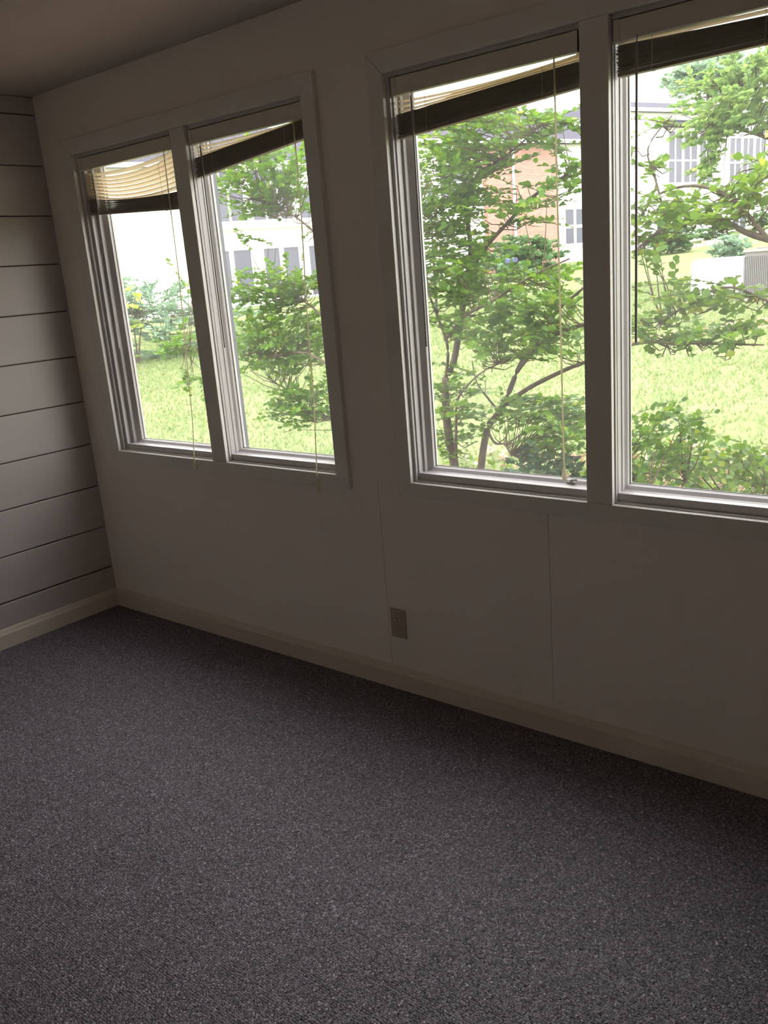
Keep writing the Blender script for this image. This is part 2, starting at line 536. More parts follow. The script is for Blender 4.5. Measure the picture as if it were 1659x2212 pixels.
# sash lock lying on the sill of the wider window
lk = MB().box(2.556, 2.584, 0.050, 0.060, 0.863, 0.8690)
lk.tube([(2.570, 0.055, 0.868), (2.570, 0.055, 0.875)], 0.005, 8)
lk.tube([(2.570, 0.055, 0.874), (2.592, 0.050, 0.878)], 0.0028, 6)
lk.build('sash_lock', 'metal', w2)

# ------------------------------------------------------------------ blinds
def blind(label, x0, x1, top_l, top_r, th_l, th_r, loose, sag, wand_x, wand_len, cord, lad, bow=0.0):
    """x0..x1; stack top z at both ends, stack thickness at both ends; loose = slat (z_left, z_right, tilt)"""
    root = tag(empty('window_blind', ((x0 + x1) / 2, 0.02, 2.107)), label, 'blind', 'raised mini blinds')
    ox, oy, oz = (x0 + x1) / 2, 0.02, 2.107
    yc = 0.022
    def B(mb, name, m, par=None, **k):
        mb.v = [(x - ox, y - oy, z - oz) for x, y, z in mb.v]
        return mb.build(name, m, par or root, **k)
    # headrail: a U channel of enamelled steel
    hr = MB()
    poly = [(-0.006, 2.069), (-0.004, 2.067), (0.0175, 2.067), (0.0195, 2.069), (0.0195, 2.1175), (0.016, 2.1175), (0.016, 2.114), (-0.0025, 2.114), (-0.0025, 2.1175), (-0.006, 2.1175)]
    hr.prism([(y + 0.004, z) for y, z in poly], 'x', x0 - 0.004, x1 + 0.004)
    hro = B(hr, 'headrail', 'rail')
    for xx in (x0 - 0.004, x1 - 0.012):
        e = MB().box(xx, xx + 0.016, -0.0040, 0.025, 2.066, 2.1185)
        B(e, 'end_cap', 'rail', hro)
    def slat_pts(zl, zr, s, tilt, n=12):
        mb = MB()
        w = 0.0125
        prof = [(-w, 0.0), (-w * .5, 0.0016), (0, 0.0022), (w * .5, 0.0016), (w, 0.0)]
        ct, st = math.cos(tilt), math.sin(tilt)
        o = len(mb.v)
        k = len(prof)
        for i in range(n + 1):
            t = i / n
            x = x0 + (x1 - x0) * t
            z = zl + (zr - zl) * t - s * (4 * t * (1 - t))
            for py, pz in prof:
                mb.v.append((x, yc + py * ct - pz * st, z + py * st + pz * ct))
        for i in range(n):
            for j in range(k - 1):
                a = i * k + j
                mb.f.append((a, a + 1, a + k + 1, a + k))
        return mb
    for zl, zr, s, tl in loose:
        B(slat_pts(zl, zr, s, tl), 'slat', 'slat', smooth=True, fix=False)
    # gathered slats: each one thin, laid on the next
    st = MB()
    rn = random.Random(int(x0 * 1000))
    nst = 22
    for i in range(nst):
        f = i / nst
        zl = top_l - f * (th_l - 0.012) - 0.001
        zr = top_r - f * (th_r - 0.012) - 0.001
        dx = rn.uniform(-0.003, 0.003)
        dy = rn.uniform(-0.0012, 0.0012)
        o = len(st.v)
        tk_l, tk_r = (th_l - .012) / nst * 0.55, (th_r - .012) / nst * 0.55
        n = 10
        for k in range(n + 1):
            t = k / n
            x = x0 + (x1 - x0) * t + dx
            bw = bow * 4 * t * (1 - t) * (1 - f * 0.75)
            z = zl + (zr - zl) * t - bw
            tk = tk_l + (tk_r - tk_l) * t
            st.v += [(x, yc - 0.0125 + dy, z - tk), (x, yc + 0.0125 + dy, z - tk), (x, yc + 0.0125 + dy, z), (x, yc - 0.0125 + dy, z)]
        for k in range(n):
            a = o + 4 * k
            for q in range(4):
                q2 = (q + 1) % 4
                st.f.append((a + q, a + q2, a + 4 + q2, a + 4 + q))
        st.f.append((o, o + 3, o + 2, o + 1)); e = o + 4 * n; st.f.append((e, e + 1, e + 2, e + 3))
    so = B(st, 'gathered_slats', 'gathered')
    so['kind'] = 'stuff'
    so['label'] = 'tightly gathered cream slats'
    # bottom rail
    br = MB()
    bl, brr = top_l - th_l, top_r - th_r
    for x, z in ((x0, bl), (x1, brr)):
        br.v += [(x, yc - 0.0125, z), (x, yc + 0.0125, z), (x, yc + 0.0125, z + 0.010), (x, yc - 0.0125, z + 0.010)]
    br.f = [(0, 1, 2, 3), (7, 6, 5, 4), (0, 4, 5, 1), (1, 5, 6, 2), (2, 6, 7, 3), (3, 7, 4, 0)]
    bro = B(br, 'bottom_rail', 'gathered', bevel=0.0015)
    for lx in lad:
        t = (lx - x0) / (x1 - x0)
        zt, zb = 2.068, bl + (brr - bl) * t
        for yy in (yc - 0.0135, yc + 0.0135):
            B(MB().tube([(lx, yy, zt), (lx + 0.002, yy, (zt + zb) / 2), (lx, yy, zb)], 0.0008, 4), 'ladder_cord', 'cord')
        B(MB().tube([(lx, yc, zb - 0.002), (lx, yc, zb + 0.001)], 0.006, 8), 'rail_button', 'rail', bro)
    # tilt wand
    wd = MB().tube([(wand_x, -0.0025, 2.072), (wand_x + 0.001, -0.008, 2.055)], 0.0016, 6)
    wd.tube([(wand_x + 0.001, -0.008, 2.056), (wand_x - 0.002, -0.009, 2.068 - wand_len)], 0.0036, 6)
    B(wd, 'wand', 'wand')
    # pull cords with tassel
    pts, tas = cord
    for d in (-0.0014, 0.0014):
        B(MB().tube([(x + d, y, z) for x, y, z in pts], 0.0014, 5), 'pull_cord', 'cord')
    x, y, z = pts[-1]
    tb = MB().tube([(x, y, z + 0.004), (x, y, z - 0.006), (x, y, z - tas * 0.7), (x, y, z - tas)], [0.003, 0.006, 0.009, 0.007], 10)
    B(tb, 'tassel', 'cord', smooth=False)
    return root

lp = []
for i in range(8):
    lp.append((2.052 - i * 0.0128, 2.062 - i * 0.0185, 0.026 if i > 0 else 0.020, -0.42))
blind('mini blind with eight slats hanging open above its gathered stack, beside the plank wall', 0.281, 0.909, 1.952, 1.915, 0.068, 0.068, lp, 0, 0.372, 0.762,
      ([(0.868, -0.004, 2.075), (0.868, -0.012, 1.60), (0.851, -0.016, 1.27), (0.838, -0.022, 0.99), (0.818, -0.025, 0.83)], 0.045), (0.382, 0.806), bow=0.012)
blind('mini blind drawn up crooked and sloping, in the window by the plank wall', 1.032, 1.622, 2.020, 2.064, 0.072, 0.058,
      [(2.056, 2.066, 0.006, -0.15), (2.041, 2.065, 0.008, -0.12), (2.028, 2.0645, 0.006, -0.1)], 0, 1.093, 0.765,
      ([(1.584, -0.004, 2.075), (1.583, -0.010, 1.74), (1.571, -0.016, 1.44), (1.567, -0.022, 1.12), (1.545, -0.025, 0.805)], 0.052), (1.13, 1.52))
blind('mini blind drawn up with four slats fanned above its stack, over the slender tree trunks', 2.018, 2.642, 2.014, 2.046, 0.071, 0.065,
      [(2.052, 2.062, 0.012, -0.12), (2.036, 2.057, 0.007, -0.10), (2.022, 2.050, 0.002, -0.08)], 0, 2.092, 0.770,
      ([(2.577, -0.004, 2.075), (2.575, 0.000, 1.53), (2.573, 0.004, 0.95), (2.573, 0.006, 0.925)], 0.038), (2.131, 2.531))
blind('mini blind drawn up tight, bright gap above it, at the right edge of the picture', 2.752, 3.356, 2.062, 2.044, 0.076, 0.052,
      [(2.0655, 2.058, 0.0, -0.2)], 0, 2.812, 0.766,
      ([(3.30, -0.004, 2.075), (3.30, -0.010, 1.5), (3.295, -0.014, 1.0)], 0.045), (2.845, 3.12))

# ------------------------------------------------------------------ wall outlet
ol = tag(empty('electrical_outlet', (1.8715, 0, 0.272)), 'ivory duplex outlet plate low on the wall under the windows', 'outlet')
MB().prism([(-0.036, -0.058), (0.036, -0.058), (0.036, 0.058), (-0.036, 0.058)], 'y', -0.006, -0.0002).build('cover_plate', 'plate', ol, bevel=0.003)
for s in (-1, 1):
    poly = []
    for k in range(20):
        a = 2 * math.pi * k / 20
        poly.append((0.0172 * math.cos(a), s * 0.0195 + max(-0.0125, min(0.0125, 0.0172 * math.sin(a)))))
    rc = MB().prism(poly, 'y', -0.0085, -0.005).build('receptacle', 'plate2', ol)
    for dx, hh in ((-0.0063, 0.0042), (0.0063, 0.0035)):
        MB().box(dx - 0.0012, dx + 0.0012, -0.0089, -0.0083, s * 0.0195 + 0.003 - hh, s * 0.0195 + 0.003 + hh).build('slot', 'slot', rc)
    MB().tube([(0, -0.0089, s * 0.0195 - 0.0075), (0, -0.0083, s * 0.0195 - 0.0075)], 0.0024, 8).build('ground_hole', 'slot', rc)
MB().tube([(0, -0.0072, 0), (0, -0.0055, 0)], 0.003, 10).build('screw', 'metal', ol)

# ------------------------------------------------------------------ the garden
def gz(x, y):
    return -0.45 + 0.039 * max(y, 0) + (0.0023 * max(0, y - 40) ** 2 if y > 40 else 0)

lw = MB()
xs = np.concatenate([np.linspace(-60, -12, 25), np.linspace(-11, 9, 41), np.linspace(10, 40, 11)])
ys = np.concatenate([np.linspace(-12, 0.0, 5), np.linspace(0.5, 16, 32), np.linspace(17, 90, 46)])
for y in ys:
    for x in xs:
        lw.v.append((x, y, gz(x, y) + 0.03 * math.sin(x * 0.9 + y * 0.6) * (1 if y > 2 else 0)))
nx = len(xs)
for j in range(len(ys) - 1):
    for i in range(nx - 1):
        a = j * nx + i
        lw.f.append((a, a + 1, a + nx + 1, a + nx))
o = lw.build('lawn', 'lawn', smooth=True)
struct(o, 'bright green lawn rising away from the house')

CAMP = np.array([3.82, -2.34, 1.55])
LT_V = np.array([(0, 0, 0), (.30, .33, .05), (.68, .40, .06), (1, 0, -.04), (.68, -.40, .06), (.30, -.33, .05), (.5, 0, -.03)], float)
LT_F = np.array([(0, 6, 1), (1, 6, 2), (2, 6, 3), (3, 6, 4), (4, 6, 5), (5, 6, 0)])

def leaves_geo(base, axis, normal, size, width):
    """arrays (n,3) -> vertices (n,7,3)"""
    ax = axis / np.linalg.norm(axis, axis=1, keepdims=True)
    nr = normal - (normal * ax).sum(1, keepdims=True) * ax
    nr /= np.maximum(np.linalg.norm(nr, axis=1, keepdims=True), 1e-6)
    sd = np.cross(nr, ax)
    T = LT_V[None]
    return base[:, None] + size[:, None, None] * (T[..., 0:1] * ax[:, None] + T[..., 1:2] * width * sd[:, None] + T[..., 2:3] * nr[:, None]), (ax, sd, nr)

def limb_samples(limbs):
    out = []
    for pts, r0, r1 in limbs:
        for a, c in zip(pts[:-1], pts[1:]):
            for k in range(6):
                out.append(tuple(a[i] + (c[i] - a[i]) * k / 6 for i in range(3)))
    return np.array(out)

def smooth_path(pts, sub=4):
    pts = [Vector(p) for p in pts]
    out = []
    for i in range(len(pts) - 1):
        p0 = pts[max(i - 1, 0)]; p1 = pts[i]; p2 = pts[i + 1]; p3 = pts[min(i + 2, len(pts) - 1)]
        for k in range(sub):
            t = k / sub
            out.append(0.5 * ((2 * p1) + (-p0 + p2) * t + (2 * p0 - 5 * p1 + 4 * p2 - p3) * t * t + (-p0 + 3 * p1 - 3 * p2 + p3) * t ** 3))
    out.append(pts[-1])
    return out

def tree(name, label, cat, base, limbs, clumps, leafm, size=0.042, twig=0.34, per=15, single=0, seed=1, group=None, width=1.15, twig_r=0.0022, leafname='leaf', flat=0.55):
    rg = np.random.default_rng(seed)
    root = tag(empty(name, base), label, cat, group)
    B = np.array(base)
    for i, (pts, r0, r1) in enumerate(limbs):
        sp = smooth_path(pts)
        n = len(sp)
        mb = MB().tube([tuple(p - Vector(base)) for p in sp], [r0 + (r1 - r0) * (k / (n - 1)) for k in range(n)], 8)
        mb.build('trunk' if i == 0 else 'branch', 'bark', root, smooth=True, fix=False)
    LS = limb_samples(limbs)
    bs, axs, nrs, szs = [], [], [], []
    tw = MB()
    er = np.array([.777, .629, 0]); ef = np.array([-.629, .777, 0])
    for cx, cy, cz, rh, rd, rv, n in clumps:
        for _ in range(n):
            while True:
                q = rg.uniform(-1, 1, 3)
                if q @ q < 1: break
            P = np.array([cx, cy, cz]) + er * q[0] * rh + ef * q[1] * rd + np.array([0, 0, 1]) * q[2] * rv
            d2 = ((LS - P) ** 2).sum(1)
            j = int(np.argmin(d2 + (LS[:, 2] > P[2]) * 0.3))
            A = LS[j]
            out = P - A
            out[2] *= 0.4
            t = out / (np.linalg.norm(out) + 1e-6) + rg.normal(0, 0.55, 3) * np.array([1, 1, 0.45])
            t[2] = t[2] * 0.6 + rg.uniform(-0.12, 0.22)
            t /= np.linalg.norm(t)
            Lg = twig * rg.uniform(0.6, 1.3)
            S = P - t * Lg * 0.5
            E_ = P + t * Lg * 0.5
            if E_[2] < gz(E_[0], E_[1]) + 0.03: E_[2] = gz(E_[0], E_[1]) + 0.05
            if S[2] < gz(S[0], S[1]) + 0.03: S[2] = gz(S[0], S[1]) + 0.03
            mid = (A + S) / 2 + np.array([0, 0, -0.03])
            tw.tube([tuple(A - B), tuple(mid - B), tuple(S - B), tuple((S + E_) / 2 + np.array([0, 0, .012]) - B), tuple(E_ - B)], [twig_r * 2.2, twig_r * 1.7, twig_r * 1.3, twig_r, twig_r * 0.6], 3)
            m = max(3, int(per * Lg / twig))
            side = np.cross(t, [0, 0, 1.0]); side /= np.linalg.norm(side) + 1e-6
            for k in range(m):
                f = (k + rg.uniform(0, .6)) / m
                p = S + (E_ - S) * f + np.array([0, 0, .012 * 4 * f * (1 - f)])
                sg = 1 if k % 2 else -1
                a = t * rg.uniform(.3, .8) + side * sg * rg.uniform(.6, 1.0) + np.array([0, 0, rg.uniform(-.25, .45)])
                bs.append(p); axs.append(a)
                nrs.append(np.array([0, 0, 1.0]) + rg.normal(0, flat, 3))
                szs.append(size * rg.uniform(.65, 1.25))
            bs.append(E_); axs.append(t); nrs.append(np.array([0, 0, 1.0]) + rg.normal(0, .4, 3)); szs.append(size * rg.uniform(.8, 1.2))
    if tw.v:
        o = tw.build('twigs', 'twig', root, fix=False)
        o['kind'] = 'stuff'
    bs, axs, nrs, szs = map(np.array, (bs, axs, nrs, szs))
    V, (ax, sd, nr) = leaves_geo(bs - B, axs, nrs, szs, width)
    dist = np.linalg.norm(bs - CAMP, axis=1) / szs
    order = np.argsort(dist)
    one, rest = order[:single], order[single:]
    n = len(rest)
    F = (LT_F[None] + (np.arange(n) * 7)[:, None, None]).reshape(-1, 3)
    o = arr_mesh('foliage', V[rest].reshape(-1, 3), F, leafm, root)
    o['kind'] = 'stuff'
    if single:
        variants = []
        for v in range(3):
            me = bpy.data.meshes.new(leafname)
            sc_ = np.array([1, width * (0.92 + .08 * v), 1 + .4 * v])
            me.from_pydata([tuple(x) for x in LT_V * sc_], [], [tuple(int(q) for q in f) for f in LT_F])
            me.materials.append(M[leafm + '_one'] if (leafm + '_one') in M else M[leafm])
            variants.append(me)
        for c, i in enumerate(one):
            lo = bpy.data.objects.new(leafname, variants[c % 3])
            COL.objects.link(lo)
            lo.parent = root
            s = float(szs[i])
            mm = Matrix(((ax[i][0] * s, sd[i][0] * s, nr[i][0] * s, bs[i][0] - B[0]),
                         (ax[i][1] * s, sd[i][1] * s, nr[i][1] * s, bs[i][1] - B[1]),
                         (ax[i][2] * s, sd[i][2] * s, nr[i][2] * s, bs[i][2] - B[2]), (0, 0, 0, 1)))
            lo.matrix_local = mm
    return root

# single leaves take their colour from the object so that they differ too
def leaf_one(name, src):
    m = M[src].copy()
    N, L = m.node_tree.nodes, m.node_tree.links
    oi = N.new('ShaderNodeObjectInfo')
    cr = [n for n in N if n.type == 'VALTORGB'][0]
    L.new(oi.outputs['Random'], cr.inputs['Fac'])
    M[name] = m
for k in ('leaf', 'leaf2'):
    leaf_one(k + '_one', k)

g3 = -0.333
A = [(0.10, 3.02, -0.36), (0.07, 3.0, -0.1), (0.05, 3.0, 0.06), (0.01, 3.0, 0.30), (0.0, 3.0, 0.54), (0.0, 3.02, 0.74), (0.05, 3.05, 0.83), (0.1, 3.1, 1.11), (0.13, 3.15, 1.38), (0.16, 3.2, 1.64), (0.14, 3.2, 1.93), (0.19, 3.2, 2.09), (0.18, 3.2, 2.3), (0.17, 3.2, 2.6)]
A2 = [(0.0, 3.02, 0.74), (0.08, 2.95, 0.9), (0.11, 2.9, 1.03), (0.09, 2.85, 1.18), (0.05, 2.8, 1.38), (0.06, 2.7, 1.61), (0.06, 2.6, 1.85)]
A3 = [(0.11, 2.9, 1.04), (0.32, 2.85, 1.2), (0.57, 2.8, 1.29), (0.8, 2.75, 1.39), (0.99, 2.7, 1.46), (1.26, 2.6, 1.53)]
A4 = [(0.06, 3.0, 0.0), (0.12, 2.93, 0.24), (0.16, 2.9, 0.47), (0.22, 2.85, 0.62), (0.44, 2.8, 0.8), (0.72, 2.7, 0.91)]
A5 = [(0.15, 3.15, 1.45), (0.29, 3.2, 1.65), (0.47, 3.25, 1.82), (0.63, 3.3, 1.96), (0.78, 3.35, 2.04), (0.93, 3.4, 2.12), (1.15, 3.5, 2.24)]
A6 = [(0.19, 3.2, 2.09), (0.28, 3.2, 2.16), (0.51, 3.15, 2.23), (0.67, 3.1, 2.29), (0.88, 3.05, 2.39)]
Bt = [(0.20, 3.08, -0.36), (0.21, 3.1, -0.15), (0.22, 3.1, 0.04), (0.26, 3.15, 0.33), (0.33, 3.2, 0.45), (0.41, 3.2, 0.57), (0.48, 3.25, 0.76), (0.52, 3.3, 0.86), (0.62, 3.3, 0.96), (0.72, 3.4, 1.15), (0.86, 3.45, 1.28), (1.14, 3.5, 1.47)]
B2 = [(0.39, 3.2, 0.52), (0.67, 3.1, 0.67), (0.98, 3.0, 0.8), (1.19, 2.9, 0.87), (1.67, 2.6, 1.02), (2.04, 2.4, 1.04), (2.51, 2.2, 1.05)]
B3 = [(0.33, 3.2, 0.46), (0.25, 3.25, 0.52), (0.06, 3.35, 0.65), (-0.01, 3.4, 0.82)]
B4 = [(0.48, 3.25, 0.76), (0.88, 3.0, 1.02), (1.37, 2.8, 1.15), (1.81, 2.6, 1.16), (2.07, 2.45, 1.25), (2.34, 2.3, 1.28)]
D1 = [(0.26, 3.15, 0.33), (0.42, 3.0, 0.27), (0.56, 2.9, 0.29), (0.68, 2.8, 0.23)]
MAIN = [(0.44, 3.2, 2.37, 0.57, 0.6, 0.18, 92), (0.15, 3.0, 2.05, 0.32, 0.5, 0.34, 84), (0.12, 3.0, 1.57, 0.3, 0.5, 0.33, 70),
        (0.2, 3.0, 1.2, 0.3, 0.5, 0.23, 36), (0.81, 3.0, 1.3, 0.31, 0.6, 0.22, 46), (0.71, 2.9, 1.01, 0.41, 0.5, 0.14, 36),
        (0.85, 3.0, 0.48, 0.34, 0.5, 0.14, 46), (0.08, 3.0, 0.55, 0.24, 0.4, 0.31, 30), (1.11, 2.7, 0.42, 0.18, 0.3, 0.12, 18),
        (0.73, 3.1, 1.87, 0.28, 0.4, 0.2, 18), (0.96, 3.2, 2.05, 0.12, 0.3, 0.12, 8), (0.04, 2.9, 0.26, 0.17, 0.3, 0.14, 6),
        (1.04, 2.8, 1.04, 0.24, 0.3, 0.16, 14), (1.9, 2.5, 1.08, 0.3, 0.2, 0.05, 12), (2.29, 2.25, 1.08, 0.24, 0.25, 0.05, 10)]
tree('crape_myrtle', 'slender multi-stemmed crape myrtle with bare trunks outside the window above the outlet', 'tree', (0.13, 3.04, g3),
     [(A, 0.040, 0.008), (Bt, 0.034, 0.006), (A2, 0.013, 0.005), (A3, 0.013, 0.005), (A4, 0.014, 0.004), (A5, 0.016, 0.006), (A6, 0.012, 0.004), (B2, 0.019, 0.004), (B3, 0.012, 0.004), (B4, 0.013, 0.004), (D1, 0.011, 0.004)],
     [c[:6] + (int(c[6] * 1.35),) for c in MAIN], 'leaf', size=0.045, twig=0.34, per=16, single=300, seed=3)

L1 = [(-1.15, 3.25, 0.9), (-1.4, 3.3, 1.15), (-1.75, 3.4, 1.34), (-2.07, 3.5, 1.41), (-2.52, 3.6, 1.58)]
L2 = [(-1.1, 3.2, 0.3), (-1.4, 3.25, 0.33), (-1.75, 3.3, 0.40), (-2.1, 3.4, 0.55), (-2.69, 3.5, 0.71)]
L3 = [(-1.15, 3.25, 1.1), (-1.3, 3.3, 1.7), (-1.75, 3.4, 2.05), (-2.41, 3.5, 2.31)]
L4 = [(-1.12, 3.22, 0.65), (-1.5, 3.1, 0.92), (-2.16, 3.15, 0.88), (-3.1, 3.3, 0.96), (-4.0, 3.5, 0.88)]
L0 = [(-1.05, 3.2, -0.36), (-1.08, 3.2, 0.2), (-1.15, 3.25, 0.8), (-1.13, 3.25, 1.3), (-1.2, 3.3, 2.0), (-1.3, 3.3, 2.7)]
LEFT = [(-2.11, 3.4, 2.36, 0.45, 0.4, 0.31, 120), (-2.31, 3.4, 1.9, 0.21, 0.2, 0.05, 3), (-2.02, 3.3, 1.48, 0.46, 0.4, 0.17, 70),
        (-1.99, 3.3, 1.01, 0.46, 0.5, 0.32, 150), (-1.70, 3.2, 0.45, 0.28, 0.3, 0.22, 56), (-3.55, 3.4, 0.98, 0.36, 0.3, 0.13, 24),
        (-3.4, 3.4, 0.6, 0.24, 0.2, 0.05, 9), (-3.5, 3.5, 1.61, 0.15, 0.1, 0.04, 3), (-1.6, 3.4, 2.2, 0.2, 0.3, 0.3, 14),
        (-0.92, 3.3, 1.35, 0.26, 0.4, 0.75, 90), (-0.90, 3.3, 2.35, 0.32, 0.4, 0.35, 56)]
tree('crape_myrtle', 'leafy crape myrtle in layered sprays outside the window by the plank wall', 'tree', (-1.05, 3.2, g3),
     [(L0, 0.04, 0.01), (L1, 0.014, 0.004), (L2, 0.014, 0.004), (L3, 0.015, 0.005), (L4, 0.013, 0.003)], LEFT, 'leaf', size=0.047, twig=0.34, per=16, single=300, seed=8)

R0 = [(3.1, 2.2, -0.4), (3.08, 2.2, 0.3), (3.0, 2.15, 0.9), (2.98, 2.2, 1.4), (3.05, 2.3, 2.2)]
R1 = [(2.99, 2.2, 1.35), (2.72, 2.2, 1.48), (2.48, 2.3, 1.55), (2.36, 2.35, 1.59), (2.16, 2.45, 1.68), (1.9, 2.5, 1.66), (1.71, 2.5, 1.54)]
R2 = [(3.0, 2.15, 0.95), (2.76, 2.1, 1.15), (2.48, 2.2, 1.28), (2.27, 2.3, 1.33), (2.06, 2.35, 1.24), (1.89, 2.4, 1.15)]
R3 = [(2.48, 2.3, 1.55), (2.27, 2.4, 1.76), (2.04, 2.5, 1.85), (1.8, 2.6, 1.83), (1.7, 2.6, 1.72)]
R4 = [(1.9, 2.5, 1.66), (1.84, 2.5, 1.88), (1.79, 2.5, 2.07), (1.92, 2.5, 2.21)]
RIGHT = [(2.22, 2.4, 1.73, 0.26, 0.4, 0.12, 40), (1.84, 2.5, 1.72, 0.18, 0.3, 0.14, 24), (1.83, 2.5, 2.08, 0.12, 0.2, 0.15, 8), (2.17, 2.3, 1.30, 0.31, 0.3, 0.08, 24),
         (1.88, 2.4, 1.17, 0.13, 0.3, 0.07, 8), (1.78, 2.5, 1.49, 0.08, 0.2, 0.1, 6), (2.4, 2.6, 1.88, 0.09, 0.3, 0.10, 8), (3.0, 2.3, 1.9, 0.4, 0.4, 0.6, 90), (3.45, 2.3, 1.5, 0.3, 0.4, 0.5, 50)]
tree('crape_myrtle', 'crape myrtle whose thick limb reaches in from the right edge across the lawn view', 'tree', (3.1, 2.2, -0.37),
     [(R0, 0.045, 0.015), (R1, 0.024, 0.006), (R2, 0.010, 0.003), (R3, 0.012, 0.004), (R4, 0.008, 0.003)], RIGHT, 'leaf2', size=0.046, twig=0.28, per=12, single=300, seed=12)

# low growth along the house bed
def shrub(name, label, clumps, leafm, size, twig, per, base, seed, stems=4, hgt=0.4, flat=0.9, cat='shrub', tr=0.004, width=1.15):
    rg = random.Random(seed)
    limbs = []
    for k in range(stems):
        a = 2 * math.pi * k / stems + rg.random()
        r = hgt * rg.uniform(.25, .5)
        limbs.append(([(base[0], base[1], base[2] - 0.03), (base[0] + r * .4 * math.cos(a), base[1] + r * .4 * math.sin(a), base[2] + hgt * .4),
                       (base[0] + r * math.cos(a), base[1] + r * math.sin(a), base[2] + hgt * rg.uniform(.7, .95))], tr * 3, tr))
    return tree(name, label, cat, base, limbs, clumps, leafm, size, twig, per, 0, seed, flat=flat, twig_r=tr * 0.5, width=width)

shrub('evergreen_shrub', 'low dark evergreen shrub just above the sill of the window over the outlet', [(1.06, 2.6, 0.16, 0.24, 0.3, 0.2, 34)], 'darkleaf', 0.045, 0.2, 14, (1.1, 2.6, -0.35), 21)
shrub('garden_shrub', 'loose green shrub in the bed at the foot of the mullion', [(1.86, 2.6, 0.5, 0.22, 0.3, 0.15, 36), (1.72, 2.6, 0.2, 0.24, 0.3, 0.3, 40)], 'leaf', 0.044, 0.26, 12, (1.8, 2.6, -0.35), 22, hgt=0.8)
shrub('garden_shrub', 'sprawling low shrub in the dappled bed at the lower right of the window', [(2.15, 2.9, 0.22, 0.4, 0.4, 0.16, 46), (2.5, 2.9, 0.2, 0.35, 0.4, 0.2, 44)], 'leaf2', 0.045, 0.26, 10, (2.3, 2.9, -0.34), 23, hgt=0.6)

# mulch bed by the house with leaf litter, and ground cover growing through it
def bed(name, label, poly, dz, m='mulch', seed=1):
    mb = MB()
    cx = sum(p[0] for p in poly) / len(poly); cy = sum(p[1] for p in poly) / len(poly)
    rg = random.Random(seed)
    ring = []
    for i in range(len(poly)):
        a, c = poly[i], poly[(i + 1) % len(poly)]
        for k in range(8):
            t = k / 8
            ring.append((a[0] + (c[0] - a[0]) * t + rg.uniform(-.06, .06), a[1] + (c[1] - a[1]) * t + rg.uniform(-.06, .06)))
    n = len(ring)
    R = 8
    for r in range(R + 1):
        f = 1 - r / (R + 0.3)
        for x, y in ring:
            X, Y = cx + (x - cx) * f, cy + (y - cy) * f
            mb.v.append((X, Y, gz(X, Y) + 0.03 * math.sin(X * 0.9 + Y * 0.6) * (1 if Y > 2 else 0) + (dz + rg.uniform(-.006, .01) if r else -0.02)))
    for r in range(R):
        for i in range(n):
            j = (i + 1) % n
            mb.f.append((r * n + i, r * n + j, (r + 1) * n + j, (r + 1) * n + i))
    mb.f.append(tuple(R * n + i for i in range(n)))
    o = mb.build(name, m, smooth=True)
    return struct(o, label)
bed('mulch_bed', 'mulch bed with leaf litter along the house wall', [(-1.5, 0.3), (4.5, 0.3), (4.5, 4.6), (2.2, 5.6), (0.9, 4.4), (-0.6, 4.2)], 0.025)
bed('gravel_bed', 'narrow reddish mulch strip before the cooling unit', [(-2.6, 11.9), (-1.2, 12.8), (0.4, 14.6), (0.2, 15.6), (-1.4, 14.6), (-2.9, 12.6)], 0.02, seed=2)

rg = np.random.default_rng(77)
def scatter_leaves(name, label, boxes, m, size, cat):
    P, A_, Nn, S = [], [], [], []
    for x0, x1, y0, y1, z, n in boxes:
        for _ in range(n):
            x, y = rg.uniform(x0, x1), rg.uniform(y0, y1)
            P.append((x, y, gz(x, y) + 0.03 * math.sin(x * .9 + y * .6) + 0.03 + rg.uniform(0, z)))
            A_.append(rg.normal(0, 1, 3) * np.array([1, 1, .5]))
            Nn.append(np.array([0, 0, 1]) + rg.normal(0, .6, 3))
            S.append(size * rg.uniform(.6, 1.4))
    V, _q = leaves_geo(np.array(P), np.array(A_), np.array(Nn), np.array(S), 1.2)
    n = len(P)
    F = (LT_F[None] + (np.arange(n) * 7)[:, None, None]).reshape(-1, 3)
    o = arr_mesh(name, V.reshape(-1, 3), F, m)
    return tag(o, label, cat, kind='stuff')
scatter_leaves('ground_cover', 'small green ground cover spreading through the mulch bed', [(0.4, 3.2, 2.6, 5.2, .12, 4200), (-0.8, 0.8, 2.8, 4.3, .06, 500)], 'leaf2', 0.045, 'ground cover')
M['litter'] = leaf_mat('fallen_leaf', (0.45, 0.25, 0.16), (0.65, 0.42, 0.30), None, 0.1)
scatter_leaves('leaf_litter', 'fallen tan leaves lying in the mulch bed', [(0.2, 3.4, 2.8, 5.5, .02, 900), (-0.8, 1.0, 2.8, 5.0, .02, 300)], 'litter', 0.06, 'leaf litter')

